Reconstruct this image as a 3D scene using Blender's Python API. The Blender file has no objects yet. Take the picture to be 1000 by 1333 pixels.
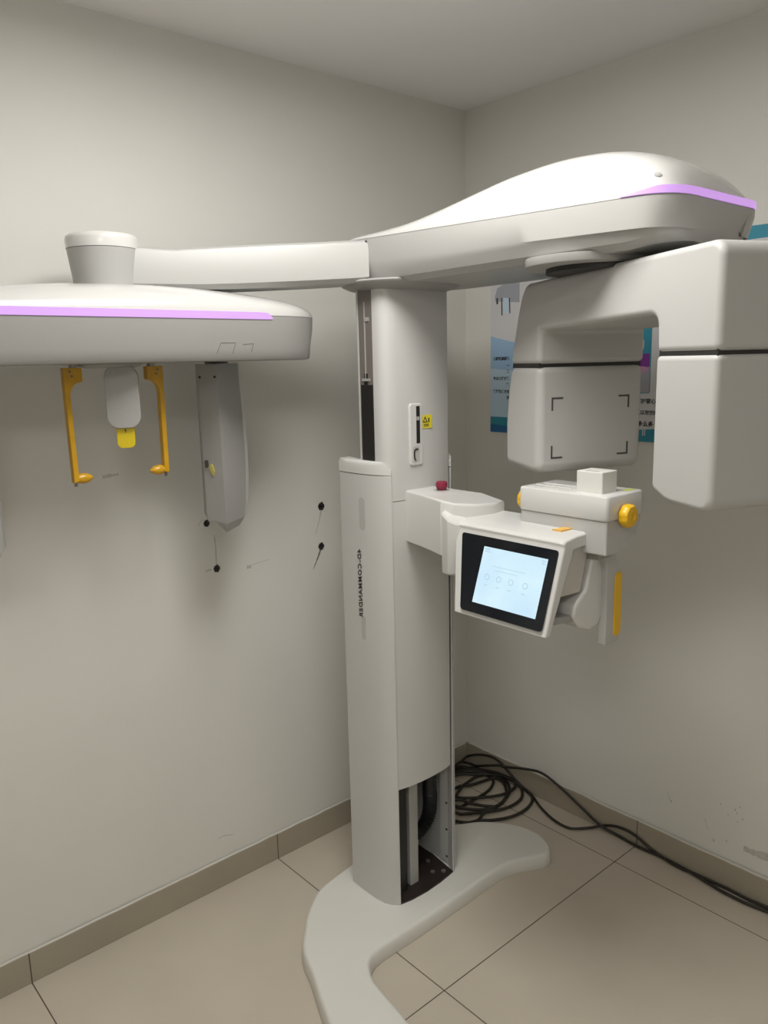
import bpy, bmesh, math, random
from math import sin, cos, pi, radians
from mathutils import Vector, Matrix
random.seed(7)
C = bpy.context.scene.collection
sc = bpy.context.scene

# ------------------------------------------------------------------ camera
S = .8 / 0.86328958
cam_d = bpy.data.cameras.new('camera')
cam = bpy.data.objects.new('camera', cam_d); C.objects.link(cam)
yaw, pitch, roll = 0.8525439217562824, 0.18858190968782576, -0.0235629766974687
fw = Vector((cos(yaw)*cos(pitch), sin(yaw)*cos(pitch), -sin(pitch)))
rt = Vector((sin(yaw), -cos(yaw), 0)); up = rt.cross(fw)
r2 = cos(roll)*rt + sin(roll)*up; u2 = -sin(roll)*rt + cos(roll)*up
M = Matrix((r2, u2, -fw)).transposed().to_4x4()
M.translation = Vector((-2.4187146579464027*S, -2.2422730916843956*S, 1.7686064898461569*S))
cam.matrix_world = M
cam_d.sensor_fit = 'VERTICAL'; cam_d.sensor_height = 36.0
cam_d.lens = 1035.45425/1333*36.0
cam_d.clip_start = .02
sc.camera = cam

# ------------------------------------------------------------------ light, world, exposure
sc.view_settings.view_transform = 'Standard'; sc.view_settings.look = 'None'
sc.view_settings.gamma = 1.0; sc.view_settings.use_curve_mapping = False
sc.view_settings.exposure = 0.0
w = bpy.data.worlds.new('world'); sc.world = w; w.use_nodes = True
w.node_tree.nodes['Background'].inputs[0].default_value = (.9, .93, 1, 1)
w.node_tree.nodes['Background'].inputs[1].default_value = .1
H = 2.502

def area(name, loc, size, power, color, target=None, shape='SQUARE', sy=None):
    l = bpy.data.lights.new(name, 'AREA'); l.energy = power; l.size = size; l.color = color; l.shape = shape
    if sy: l.size_y = sy
    o = bpy.data.objects.new(name, l); C.objects.link(o); o.location = loc
    if target: o.rotation_euler = (Vector(target)-Vector(loc)).to_track_quat('-Z', 'Y').to_euler()
    return o
LX, LY = -1.32, -1.02
area('ceiling_lamp_light', (LX, LY, H-.052), .55, 15.5, (1, .985, .95))
area('rear_fill_light', (-2.55, -2.35, H-.052), .6, 7.5, (1, .985, .95))  # added fill from behind the camera, flattens the lighting
area('low_fill_light', (-3.3, -2.2, 1.5), 1.4, 2.0, (1, .98, .96), (-.6, -.9, 1.1), 'RECTANGLE', 1.9)  # soft low fill added inside the closed room; no doorway is built

# ------------------------------------------------------------------ materials
def mat(name, col, rough=.5, metal=0, noise=0, nscale=6, emit=None, estr=0, trans=0, coat=0, bump=0, bscale=80, spec=.5):
    m = bpy.data.materials.new(name); m.use_nodes = True
    nt = m.node_tree; b = nt.nodes['Principled BSDF']
    b.inputs['Base Color'].default_value = (*col, 1); b.inputs['Roughness'].default_value = rough
    b.inputs['Metallic'].default_value = metal; b.inputs['Specular IOR Level'].default_value = spec
    b.inputs['Transmission Weight'].default_value = trans
    b.inputs['Coat Weight'].default_value = coat; b.inputs['Coat Roughness'].default_value = .08
    if emit: b.inputs['Emission Color'].default_value = (*emit, 1); b.inputs['Emission Strength'].default_value = estr
    tc = nt.nodes.new('ShaderNodeTexCoord')
    if noise:
        n = nt.nodes.new('ShaderNodeTexNoise'); n.inputs['Scale'].default_value = nscale; n.inputs['Detail'].default_value = 6
        nt.links.new(tc.outputs['Object'], n.inputs['Vector'])
        r = nt.nodes.new('ShaderNodeMapRange'); r.inputs[1].default_value = .3; r.inputs[2].default_value = .7
        r.inputs[3].default_value = 1-noise; r.inputs[4].default_value = 1+noise*.5
        nt.links.new(n.outputs['Fac'], r.inputs[0])
        v = nt.nodes.new('ShaderNodeVectorMath'); v.operation = 'SCALE'; v.inputs[0].default_value = col
        nt.links.new(r.outputs[0], v.inputs['Scale']); nt.links.new(v.outputs[0], b.inputs['Base Color'])
    if bump:
        n2 = nt.nodes.new('ShaderNodeTexNoise'); n2.inputs['Scale'].default_value = bscale; n2.inputs['Detail'].default_value = 4
        nt.links.new(tc.outputs['Object'], n2.inputs['Vector'])
        bp = nt.nodes.new('ShaderNodeBump'); bp.inputs['Strength'].default_value = bump; bp.inputs['Distance'].default_value = .002
        nt.links.new(n2.outputs['Fac'], bp.inputs['Height']); nt.links.new(bp.outputs[0], b.inputs['Normal'])
    return m

def tile_mat(name, col, joint, axes, rough=.35, noise=.06):
    """tiles 0.8 m; axes = list of (component, offset)"""
    m = mat(name, col, rough, noise=noise, nscale=3.5)
    nt = m.node_tree; b = nt.nodes['Principled BSDF']
    src = b.inputs['Base Color'].links[0].from_socket
    tc = nt.nodes.new('ShaderNodeTexCoord'); sp = nt.nodes.new('ShaderNodeSeparateXYZ')
    nt.links.new(tc.outputs['Object'], sp.inputs[0])
    last = None
    for comp, off in axes:
        a = nt.nodes.new('ShaderNodeMath'); a.operation = 'ADD'; a.inputs[1].default_value = off
        nt.links.new(sp.outputs[comp], a.inputs[0])
        p = nt.nodes.new('ShaderNodeMath'); p.operation = 'PINGPONG'; p.inputs[1].default_value = .4
        nt.links.new(a.outputs[0], p.inputs[0])
        l = nt.nodes.new('ShaderNodeMath'); l.operation = 'LESS_THAN'; l.inputs[1].default_value = .0016
        nt.links.new(p.outputs[0], l.inputs[0])
        if last:
            mx = nt.nodes.new('ShaderNodeMath'); mx.operation = 'MAXIMUM'
            nt.links.new(last, mx.inputs[0]); nt.links.new(l.outputs[0], mx.inputs[1]); last = mx.outputs[0]
        else: last = l.outputs[0]
    mix = nt.nodes.new('ShaderNodeMix'); mix.data_type = 'RGBA'
    nt.links.new(last, mix.inputs[0]); nt.links.new(src, mix.inputs[6]); mix.inputs[7].default_value = (*joint, 1)
    nt.links.new(mix.outputs[2], b.inputs['Base Color'])
    bp = nt.nodes.new('ShaderNodeBump'); bp.inputs['Strength'].default_value = .5; bp.inputs['Distance'].default_value = .001; bp.invert = True
    nt.links.new(last, bp.inputs['Height']); nt.links.new(bp.outputs[0], b.inputs['Normal'])
    return m

m_wall = mat('painted_wall', (.70, .688, .645), .55, noise=.03, nscale=2.5, bump=.12, bscale=30)
m_ceil = mat('ceiling_paint', (.86, .845, .84), .8, noise=.02, nscale=2)
m_floor = tile_mat('floor_tiles', (.55, .49, .405), (.10, .08, .055), [(0, .142), (1, .788)])
m_bbl = tile_mat('baseboard_tiles_a', (.36, .32, .25), (.07, .06, .045), [(0, .142)], .4)
m_bbr = tile_mat('baseboard_tiles_b', (.36, .32, .25), (.07, .06, .045), [(1, .788)], .4)
m_white = mat('glossy_white_shell', (.64, .635, .615), .25, noise=.012, nscale=3, coat=.35)
m_satin = mat('satin_white_shell', (.48, .475, .46), .42, noise=.012, nscale=3)
m_top = mat('dimmed_white_shell', (.545, .54, .525), .22, noise=.012, nscale=3, coat=.35)  # white shell copy, darkened to offset the lamp's glare on upward faces
m_beam = mat('dimmed_satin_shell', (.42, .417, .402), .40, noise=.012, nscale=3)  # satin shell copy, darkened where the near lamp overexposes it
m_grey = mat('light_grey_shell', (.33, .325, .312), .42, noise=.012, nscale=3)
m_base = mat('white_cast_base', (.72, .715, .67), .38, noise=.03, nscale=5)
m_metal = mat('painted_column_metal', (.56, .555, .54), .40, noise=.012, nscale=4)
m_dark = mat('dark_gap', (.02, .018, .016), .6)
m_slot = mat('slot_rail_brown_grey', (.17, .15, .135), .45)
m_inner = mat('galvanised_inner', (.42, .42, .40), .5, metal=.2, noise=.08, nscale=12)
m_black = mat('black_plastic', (.015, .014, .013), .45)
m_hose = mat('black_ribbed_hose', (.012, .012, .013), .5)
m_plate = mat('dark_brown_plate', (.022, .014, .012), .5, noise=.3, nscale=30)
m_amber = mat('amber_plastic', (.62, .34, .012), .3, noise=.12, nscale=30, trans=.15)
m_yellow = mat('yellow_plastic', (.80, .47, .008), .35, noise=.03, nscale=10)
m_ytrans = mat('translucent_yellow', (.78, .60, .01), .25, trans=.25)
m_red = mat('maroon_button', (.24, .015, .045), .45)
m_screenb = mat('black_glass_bezel', (.006, .008, .012), .12)
m_led = mat('violet_led', (.25, .16, .33), .4, emit=(.56, .30, .74), estr=.9)
m_label = mat('yellow_label', (.75, .62, .03), .5)
m_ink = mat('black_ink', (.03, .03, .03), .6)
m_gink = mat('grey_ink', (.06, .06, .055), .6)
m_groove = mat('recess_grey', (.46, .455, .44), .5)
m_rubber = mat('black_cable_rubber', (.02, .017, .012), .5, noise=.2, nscale=20)
m_orange = mat('orange_label', (.72, .42, .10), .5)
m_cream = mat('cream_shell', (.55, .525, .48), .45, noise=.02)
m_screw = mat('screw_steel', (.35, .34, .33), .35, metal=.8)
m_lampw = mat('lamp_diffuser', (.9, .9, .9), .5, emit=(1, .97, .92), estr=6)
m_stain = mat('grey_wall_stain', (.52, .505, .47), .8, noise=.15, nscale=60)
m_stain2 = mat('dark_wall_stain', (.16, .15, .14), .8, noise=.2, nscale=60)

# screen: bright pale blue display
m_scr = mat('lit_display', (.1, .1, .1), .25, emit=(.55, .78, .93), estr=.98)
nt = m_scr.node_tree; b = nt.nodes['Principled BSDF']
tc = nt.nodes.new('ShaderNodeTexCoord'); nz = nt.nodes.new('ShaderNodeTexNoise'); nz.inputs['Scale'].default_value = 9; nz.inputs['Detail'].default_value = 3
nt.links.new(tc.outputs['Object'], nz.inputs['Vector'])
cr = nt.nodes.new('ShaderNodeValToRGB')
cr.color_ramp.elements[0].color = (.50, .72, .90, 1); cr.color_ramp.elements[0].position = .3
cr.color_ramp.elements[1].color = (.62, .84, .93, 1); cr.color_ramp.elements[1].position = .7
nt.links.new(nz.outputs['Fac'], cr.inputs[0]); nt.links.new(cr.outputs[0], b.inputs['Emission Color'])
m_scrink = mat('display_print', (.1, .1, .1), .4, emit=(.40, .58, .72), estr=.95)

# ------------------------------------------------------------------ mesh helpers
def finish(name, bm, m, parent=None, sharp=35, bevel=0, seg=3, kind=None, ang=35, merge=True):
    if merge: bmesh.ops.remove_doubles(bm, verts=bm.verts, dist=1e-6)
    bmesh.ops.recalc_face_normals(bm, faces=bm.faces)
    for f in bm.faces: f.smooth = True
    if not bevel:
        for e in bm.edges:
            if len(e.link_faces) == 2 and e.calc_face_angle(0) > radians(sharp): e.smooth = False
    me = bpy.data.meshes.new(name); bm.to_mesh(me); bm.free()
    me.materials.append(m)
    o = bpy.data.objects.new(name, me); C.objects.link(o)
    if bevel:
        b = o.modifiers.new('bevel', 'BEVEL'); b.width = bevel; b.segments = seg; b.limit_method = 'ANGLE'; b.angle_limit = radians(ang)
        wn = o.modifiers.new('wn', 'WEIGHTED_NORMAL'); wn.keep_sharp = True
    if parent: o.parent = parent
    if kind: o['kind'] = kind
    return o

def box(bm, x0, x1, y0, y1, z0, z1, mx=None):
    vs = [bm.verts.new(Vector(p)) for p in ((x0,y0,z0),(x1,y0,z0),(x1,y1,z0),(x0,y1,z0),(x0,y0,z1),(x1,y0,z1),(x1,y1,z1),(x0,y1,z1))]
    for f in ((0,3,2,1),(4,5,6,7),(0,1,5,4),(1,2,6,5),(2,3,7,6),(3,0,4,7)): bm.faces.new([vs[i] for i in f])
    if mx:
        for v in vs: v.co = mx @ v.co
    return vs

def prism(bm, pts, a, b, fn):
    """pts 2D outline; fn(p, t) -> 3D ; extruded from t=a to t=b"""
    A = [bm.verts.new(Vector(fn(p, a))) for p in pts]; B = [bm.verts.new(Vector(fn(p, b))) for p in pts]
    bm.faces.new(A); bm.faces.new(B[::-1]); n = len(pts)
    for i in range(n): bm.faces.new((A[i], B[i], B[(i+1) % n], A[(i+1) % n]))

def rings(bm, rs, cap=True, closed=True):
    R = [[bm.verts.new(Vector(p)) for p in r] for r in rs]; n = len(rs[0])
    for a, b in zip(R, R[1:]):
        for i in range(n if closed else n-1):
            bm.faces.new((a[i], a[(i+1) % n], b[(i+1) % n], b[i]))
    if cap: bm.faces.new(R[0]); bm.faces.new(R[-1][::-1])

def cyl(bm, c, axis, r, h, n=32, r2=None, cap=True):
    """from c along axis by h"""
    ax = Vector(axis).normalized(); u = ax.orthogonal().normalized(); v = ax.cross(u); c = Vector(c)
    r2 = r if r2 is None else r2
    rings(bm, [[c+ax*t+(u*cos(2*pi*k/n)+v*sin(2*pi*k/n))*rr for k in range(n)] for t, rr in ((0, r), (h, r2))], cap)

def lathe(bm, c, axis, prof, n=40):
    ax = Vector(axis).normalized(); u = ax.orthogonal().normalized(); v = ax.cross(u); c = Vector(c)
    rings(bm, [[c+ax*t+(u*cos(2*pi*k/n)+v*sin(2*pi*k/n))*rr for k in range(n)] for t, rr in prof])

def cat(pts, n=10):
    pts = [Vector(p) for p in pts]; P = [pts[0]*2-pts[1]]+pts+[pts[-1]*2-pts[-2]]; out = []
    for i in range(1, len(P)-2):
        a, b, c, d = P[i-1:i+3]
        for k in range(n):
            t = k/n
            out.append(.5*((2*b)+(c-a)*t+(2*a-5*b+4*c-d)*t*t+(3*b-a-3*c+d)*t**3))
    out.append(pts[-1]); return out

def tube(bm, path, r, n=10, rf=None):
    path = [Vector(p) for p in path]; rs = []
    t0 = (path[1]-path[0]).normalized(); u = t0.orthogonal().normalized()
    for i, p in enumerate(path):
        t = (path[min(i+1, len(path)-1)]-path[max(i-1, 0)]).normalized()
        u = (u-t*u.dot(t)).normalized(); v = t.cross(u)
        rr = r if rf is None else rf(i)
        rs.append([p+(u*cos(2*pi*k/n)+v*sin(2*pi*k/n))*rr for k in range(n)])
    rings(bm, rs)

def rrect(x0, x1, y0, y1, r, n=6):
    rr = r if isinstance(r, (list, tuple)) else [r]*4; out = []
    for (cx, cy, a0, r_) in ((x1-rr[0], y1-rr[0], 0, rr[0]), (x0+rr[1], y1-rr[1], 90, rr[1]), (x0+rr[2], y0+rr[2], 180, rr[2]), (x1-rr[3], y0+rr[3], 270, rr[3])):
        for k in range(n+1):
            a = radians(a0+90*k/n); out.append((cx+r_*cos(a), cy+r_*sin(a)))
    return out

def text(name, s, size, m, mx, parent, shear=0, space=1.0, ext=.0004, align='LEFT', bold=0):
    cu = bpy.data.curves.new(name, 'FONT'); cu.body = s; cu.size = size; cu.shear = shear; cu.space_character = space
    cu.extrude = ext; cu.align_x = align; cu.resolution_u = 2; cu.offset = bold
    o = bpy.data.objects.new(name+'_tmp', cu); C.objects.link(o)
    bpy.context.view_layer.update()
    me = bpy.data.meshes.new_from_object(o); bpy.data.objects.remove(o)
    me.name = name; me.transform(mx); me.materials.clear(); me.materials.append(m)
    o = bpy.data.objects.new(name, me); C.objects.link(o)
    if parent: o.parent = parent
    return o

def basis(o, x, y, z):
    M = Matrix((Vector(x), Vector(y), Vector(z))).transposed().to_4x4(); M.translation = Vector(o); return M

def empty(name, loc, label, category, group=None):
    o = bpy.data.objects.new(name, None); C.objects.link(o); o.location = loc; o.empty_display_size = .1
    tag(o, label, category, group); return o
def tag(o, label, category, group=None):
    o['label'] = label; o['category'] = category
    if group: o['group'] = group
def adopt(root):
    """children were modelled in world space: keep them there"""
    inv = Matrix.Translation(-Vector(root.location))
    for c in root.children: c.matrix_parent_inverse = inv

# ------------------------------------------------------------------ room
X0, Y0 = -3.45, -3.3
def struct(name, args, m, bevel=0):
    bm = bmesh.new()
    for a in args: box(bm, *a)
    o = finish(name, bm, m, bevel=bevel, kind='structure'); return o
struct('floor', [(X0, .1, Y0, .1, -.05, 0)], m_floor)
struct('ceiling', [(X0, .1, Y0, .1, H, H+.05)], m_ceil)
wl = struct('wall_left', [(X0, .1, 0, .1, 0, H)], m_wall)
wr = struct('wall_right', [(0, .1, Y0, 0, 0, H)], m_wall)
struct('wall_back', [(X0-.1, X0, Y0, .1, 0, H)], m_wall)
struct('wall_front', [(X0-.1, .1, Y0-.1, Y0, 0, H)], m_wall)
struct('baseboard_left', [(X0, 0, -.010, 0, 0, .0905)], m_bbl, .0015)
struct('baseboard_right', [(-.010, 0, Y0, -.010, 0, .0905)], m_bbr, .0015)
m_plaster = mat('plaster_edge', (.62, .60, .55), .8)
def bead(name, a, b, off, seed):
    random.seed(seed); bm = bmesh.new(); n = 60; pts = []
    for i in range(n+1):
        t = i/n; p = Vector(a).lerp(Vector(b), t)
        pts.append(p+Vector(off)*random.uniform(.2, 1)+Vector((0, 0, random.uniform(-.001, .002))))
    tube(bm, pts, .0035, 6); finish(name, bm, m_plaster, kind='structure')
bead('trim_1', (-2.4, -.004, .0915), (-.02, -.004, .0915), (0, -.004, 0), 1)
bead('trim_2', (-.004, -2.2, .0915), (-.004, -.02, .0915), (-.004, 0, 0), 2)

# ceiling lamp (above the camera, outside the frame)
lamp = empty('ceiling_lamp', (LX, LY, H), 'square white recessed ceiling lamp lighting the corner', 'lamp')
bm = bmesh.new(); prism(bm, rrect(-.27, .27, -.27, .27, .02), H-.03, H, lambda p, t: (LX+p[0], LY+p[1], t)); finish('lamp_frame', bm, m_satin, lamp, bevel=.004)
bm = bmesh.new(); prism(bm, rrect(-.24, .24, -.24, .24, .01), H-.036, H-.0295, lambda p, t: (LX+p[0], LY+p[1], t)); finish('diffuser', bm, m_lampw, lamp)
adopt(lamp)
fill_lamp = empty('ceiling_lamp', (-2.55, -2.35, H), 'larger square white fill lamp added on the ceiling towards the back of the room', 'lamp')  # unseen lamp body added to go with the rear fill
bm = bmesh.new(); prism(bm, rrect(-.33, .33, -.33, .33, .02), H-.03, H, lambda p, t: (-2.55+p[0], -2.35+p[1], t)); finish('lamp_frame', bm, m_satin, fill_lamp, bevel=.004)
bm = bmesh.new(); prism(bm, rrect(-.30, .30, -.30, .30, .01), H-.036, H-.0295, lambda p, t: (-2.55+p[0], -2.35+p[1], t)); finish('diffuser', bm, m_lampw, fill_lamp)
adopt(fill_lamp)

# ------------------------------------------------------------------ the x-ray machine
XR = empty('dental_x_ray_machine', (-.73, -.42, 0), 'white dental panoramic x-ray machine on a column with curved white floor base', 'medical machine')

# base
top = [(-1.113,-.90),(-1.113,-.841),(-1.105,-.791),(-1.09,-.686),(-1.072,-.642),(-1.045,-.612),(-1.001,-.599),(-.869,-.599),(-.675,-.597),(-.54,-.592),(-.459,-.596),(-.41,-.612),(-.374,-.630),(-.335,-.648),(-.300,-.645),(-.275,-.620),
       (-.252,-.560),(-.26,-.49),(-.296,-.425),(-.34,-.375),(-.403,-.335),(-.50,-.27),(-.65,-.245),(-.787,-.25),(-.919,-.268),(-.98,-.285),(-1.03,-.318),(-1.075,-.355),(-1.105,-.39),(-1.145,-.435),(-1.17,-.48),(-1.19,-.54),(-1.225,-.62),(-1.258,-.707),(-1.285,-.80),(-1.295,-.90)]
foot_end = [(-1.295,-.98),(-1.275,-1.04),(-1.23,-1.07),(-1.17,-1.06),(-1.13,-1.02),(-1.113,-.96)]
out = [(p.x, p.y) for p in cat([Vector((x, y, 0)) for x, y in top+foot_end]+[Vector((top[0][0], top[0][1], 0))], 4)][:-1]
def inset(pts, d):
    r = []; n = len(pts)
    ar = sum(pts[i][0]*pts[(i+1) % n][1]-pts[(i+1) % n][0]*pts[i][1] for i in range(n)); sg = 1 if ar > 0 else -1
    for i in range(n):
        t = Vector((pts[(i+1) % n][0]-pts[i-1][0], pts[(i+1) % n][1]-pts[i-1][1])).normalized()
        r.append((pts[i][0]-t.y*d*sg, pts[i][1]+t.x*d*sg))
    return r
bm = bmesh.new()
lv = [(.0, -.002), (.006, -.004), (.034, -.001), (.0405, .001), (.0445, .004), (.0465, .008), (.047, .013)]
rings(bm, [[(x, y, z) for x, y in inset(out, d)] for z, d in lv])
finish('floor_base', bm, m_base, XR, sharp=60)

# column cover: U channel open to -y
bzt = 1.37
Lc = [(-.842,-.5095),(-.8505,-.5015),(-.858,-.492),(-.869,-.471),(-.8745,-.436),(-.876,-.401),(-.8755,-.36),(-.874,-.327)]
Lin = [(-.862,-.327),(-.863,-.40),(-.861,-.44),(-.857,-.468),(-.848,-.484),(-.838,-.5085)]
def flat(x, y): return x, y
cc = -.7275
outer = Lc+[(2*cc-x, y) for x, y in Lc[::-1]]
inner = [(2*cc-x, y) for x, y in Lin[::-1]]+Lin
ushape = outer+inner
bm = bmesh.new()
left = Lc+[(-.86,-.318),(-.73,-.318),(-.73,-.326)]+Lin
prism(bm, left, .047, 1.335, lambda p, t: (p[0], p[1], t))
cover = finish('column_cover', bm, m_metal, XR, sharp=30, bevel=.0012, seg=2)
right = [(2*cc-x, y) for x, y in left]
bm = bmesh.new(); prism(bm, right, .047, 1.335, lambda p, t: (p[0], p[1], t))
cov_r = finish('column_cover', bm, m_metal, XR, sharp=30, bevel=.0012, seg=2)
# caps
def capshape(sgn):
    pts = Lc+[(-.86,-.318),(-.83,-.318),(-.85,-.40),(-.85,-.468),(-.836,-.5085)]
    if sgn < 0: pts = [(2*cc-x, y) for x, y in pts]
    bm = bmesh.new(); n = 8; rs = []
    for z, d in ((1.337, 0), (1.352, 0), (1.362, 0), (1.369, .0015), (1.3725, .005)):
        ring = []
        for (x, y) in pts:
            # front end is rounded down
            k = max(0, min(1, (-y-.492)/.0175)); drop = (.022*k*k) if z > 1.345 else 0
            cx = x+(d if sgn > 0 and x < -.86 else (-d if sgn < 0 and x > -.60 else 0))
            ring.append((cx-(.001 if sgn > 0 and x < -.84 else 0), y, z-drop*(z-1.337)/.035))
        rs.append(ring)
    rings(bm, rs); return bm
cap = finish('column_cap', capshape(1), m_white, XR, sharp=50)
finish('column_cap', capshape(-1), m_white, XR, sharp=50)
# grooves + lettering on the left side of the cover
def gplate(name, y0, y1, z0, z1, m, par, t=.0006, r=None):
    bm = bmesh.new(); n = 6
    pts = rrect(y0, y1, z0, z1, r if r else abs(y1-y0)*.49)
    def xs(y):
        for (xa, ya), (xb, yb) in zip(Lc, Lc[1:]):
            if min(ya, yb) <= y <= max(ya, yb): return xa+(xb-xa)*(y-ya)/(yb-ya)
        return -.875
    prism(bm, pts, 0, 1, lambda p, t_: (xs(p[0])-t*(1-t_)+.003*t_, p[0], p[1]))
    return finish(name, bm, m, par)
gplate('recessed_groove', -.434, -.411, 1.180, 1.272, m_groove, cover)
gplate('recessed_groove', -.424, -.408, .862, .930, m_groove, cover, r=.004)
text('lettering', '4D-COMMANDER', .0222, m_ink, basis((-.8768, -.4150, 1.126), (.001, 0, -1), (0, 1, 0), (-1, 0, 0)) @ Matrix.Scale(1.0, 4), cover, shear=.25, space=1.17, bold=.0004)

# inner mast parts seen through the opening
bm = bmesh.new(); prism(bm, [(-.838,-.5085),(-.80,-.516),(-.74,-.520),(-.68,-.517),(-.617,-.5085),(-.60,-.4),(-.60,-.33),(-.855,-.33),(-.855,-.45)], .0472, .0525, lambda p, t: (p[0], p[1], t))
pl = finish('dark_floor_plate', bm, m_plate, XR)
for x, y in ((-.668,-.470),(-.640,-.490),(-.64,-.42)):
    bm = bmesh.new(); cyl(bm, (x, y, .0525), (0, 0, 1), .007, .004, 12); finish('plate_screw', bm, m_screw, pl)
bm = bmesh.new(); prism(bm, rrect(-.762, -.727, -.470, -.445, .004), .0525, 1.20, lambda p, t: (p[0], p[1], t)); finish('inner_post', bm, m_inner, XR)
bm = bmesh.new(); box(bm, -.835, -.785, -.478, -.44, .0525, 1.2); box(bm, -.785, -.775, -.47, -.44, .0525, 1.2); finish('guide_rail', bm, m_black, XR, bevel=.002)
bm = bmesh.new(); box(bm, -.835, -.612, -.345, -.335, .0525, 1.2); finish('rear_panel', bm, m_inner, XR)
bm = bmesh.new(); box(bm, -.735, -.655, -.395, -.375, .11, .235); finish('hose_bracket', bm, m_inner, XR, bevel=.002)
hp = cat([(-.655,-.445,.60),(-.657,-.445,.45),(-.654,-.446,.34),(-.652,-.446,.28),(-.660,-.446,.235),(-.685,-.444,.205),(-.72,-.438,.195),(-.76,-.42,.20)], 12)
bm = bmesh.new(); tube(bm, hp, .021, 14, lambda i: .021+.0022*(1 if i % 2 else -1)); finish('ribbed_hose', bm, m_hose, XR, sharp=80)
# flange inside right cover with three screws
bm = bmesh.new(); box(bm, -.600, -.596, -.500, -.436, .054, 1.2); fl = finish('inner_flange', bm, m_metal, XR, bevel=.001)
for z in (.075, .17, .262):
    bm = bmesh.new(); cyl(bm, (-.6008, -.466, z), (1, 0, 0), .004, .003, 12); finish('screw_hole', bm, m_dark, fl)

# sliding carriage
cfront = [(-.838,-.5085),(-.80,-.5165),(-.76,-.5195),(-.72,-.5200),(-.68,-.5180),(-.65,-.5145),(-.624,-.5085)]
bm = bmesh.new(); prism(bm, cfront+[(-.624,-.49),(-.838,-.49)], .418, 1.263, lambda p, t: (p[0], p[1], t))
finish('carriage_front_panel', bm, m_metal, XR, sharp=30, bevel=.001, seg=2)
ufront = [(-.856,-.405),(-.8575,-.413)]
bm = bmesh.new()
upf = [(-.857,-.463),(-.857,-.480),(-.854,-.491),(-.848,-.501),(-.838,-.509),(-.82,-.5135)]+[(-.79,-.5175),(-.75,-.5200),(-.71,-.5195),(-.67,-.516),(-.64,-.5115),(-.622,-.507),(-.620,-.40)]+[(-.845,-.40),(-.845,-.463)]
prism(bm, upf, 1.265, 1.835, lambda p, t: (p[0], p[1], t))
car = finish('upper_column', bm, m_metal, XR, sharp=28)
bm = bmesh.new(); box(bm, -.857, -.840, -.4065, -.400, 1.30, 1.835); finish('column_edge_strip', bm, m_satin, XR, bevel=.001)
bm = bmesh.new(); box(bm, -.8555, -.844, -.4635, -.4065, 1.30, 1.835); ls = finish('lift_slot', bm, m_slot, XR)
bm = bmesh.new(); box(bm, -.8575, -.85, -.460, -.412, 1.30, 1.575); box(bm, -.8575, -.85, -.440, -.425, 1.575, 1.605); finish('black_rail', bm, m_black, ls, bevel=.001)
bm = bmesh.new(); box(bm, -.8578, -.85, -.434, -.431, 1.592, 1.79); box(bm, -.858, -.85, -.450, -.418, 1.585, 1.592); box(bm, -.858, -.85, -.45, -.435, 1.74, 1.75); finish('rail_trim', bm, m_inner, ls)
# indicator window
yf = -.5205
bm = bmesh.new(); prism(bm, rrect(-.783, -.737, 1.357, 1.523, .008), yf-.0035, yf+.008, lambda p, t: (p[0], t, p[1])); wf = finish('scale_window', bm, m_white, XR, bevel=.0025)
bm = bmesh.new(); prism(bm, rrect(-.7605, -.7475, 1.416, 1.516, .001), yf-.0042, yf+.002, lambda p, t: (p[0], t, p[1])); finish('black_slot', bm, m_black, wf)
bm = bmesh.new(); box(bm, -.7600, -.7500, yf-.0052, yf, 1.478, 1.488); finish('pointer', bm, m_inner, wf, bevel=.0005)
bm = bmesh.new(); prism(bm, rrect(-.775, -.750, 1.366, 1.409, .004), yf-.0042, yf+.002, lambda p, t: (p[0], t, p[1])); lt = finish('latch_recess', bm, m_groove, wf)
bm = bmesh.new(); tube(bm, cat([(-.757, yf-.005, 1.401), (-.769, yf-.005, 1.398), (-.770, yf-.005, 1.378), (-.765, yf-.005, 1.371)], 5), .002, 8); finish('latch_wire', bm, m_black, lt)
bm = bmesh.new(); prism(bm, rrect(-.735, -.698, 1.454, 1.490, .001), -.5212, -.515, lambda p, t: (p[0], t, p[1])); yl = finish('warning_label', bm, m_label, XR); yl['label'] = 'yellow square warning sticker'
def tri(bm, cx, cz, r, y):
    o3 = [(cx+r*sin(a), cz+r*cos(a)) for a in (0, 2*pi/3, 4*pi/3)]; i3 = [(cx+.62*r*sin(a), cz+.62*r*cos(a)) for a in (0, 2*pi/3, 4*pi/3)]
    for k in range(3):
        j = (k+1) % 3
        prism(bm, [o3[k], o3[j], i3[j], i3[k]], y, y+.001, lambda p, t: (p[0], t, p[1]))
bm = bmesh.new(); tri(bm, -.725, 1.476, .0105, -.5222)
for z in (1.4605, 1.465): box(bm, -.731, -.712, -.5220, -.521, z-.0008, z+.0008)
box(bm, -.713, -.709, -.5220, -.521, 1.47, 1.482)
finish('warning_print', bm, m_ink, yl)

# swivel plate under the beam
bm = bmesh.new(); lathe(bm, (-.735, -.452, 1.818), (0, 0, 1), [(0, .120), (.006, .145), (.014, .163), (.020, .166), (.024, .162)], 56)
finish('swivel_plate', bm, m_grey, XR, sharp=40)

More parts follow.
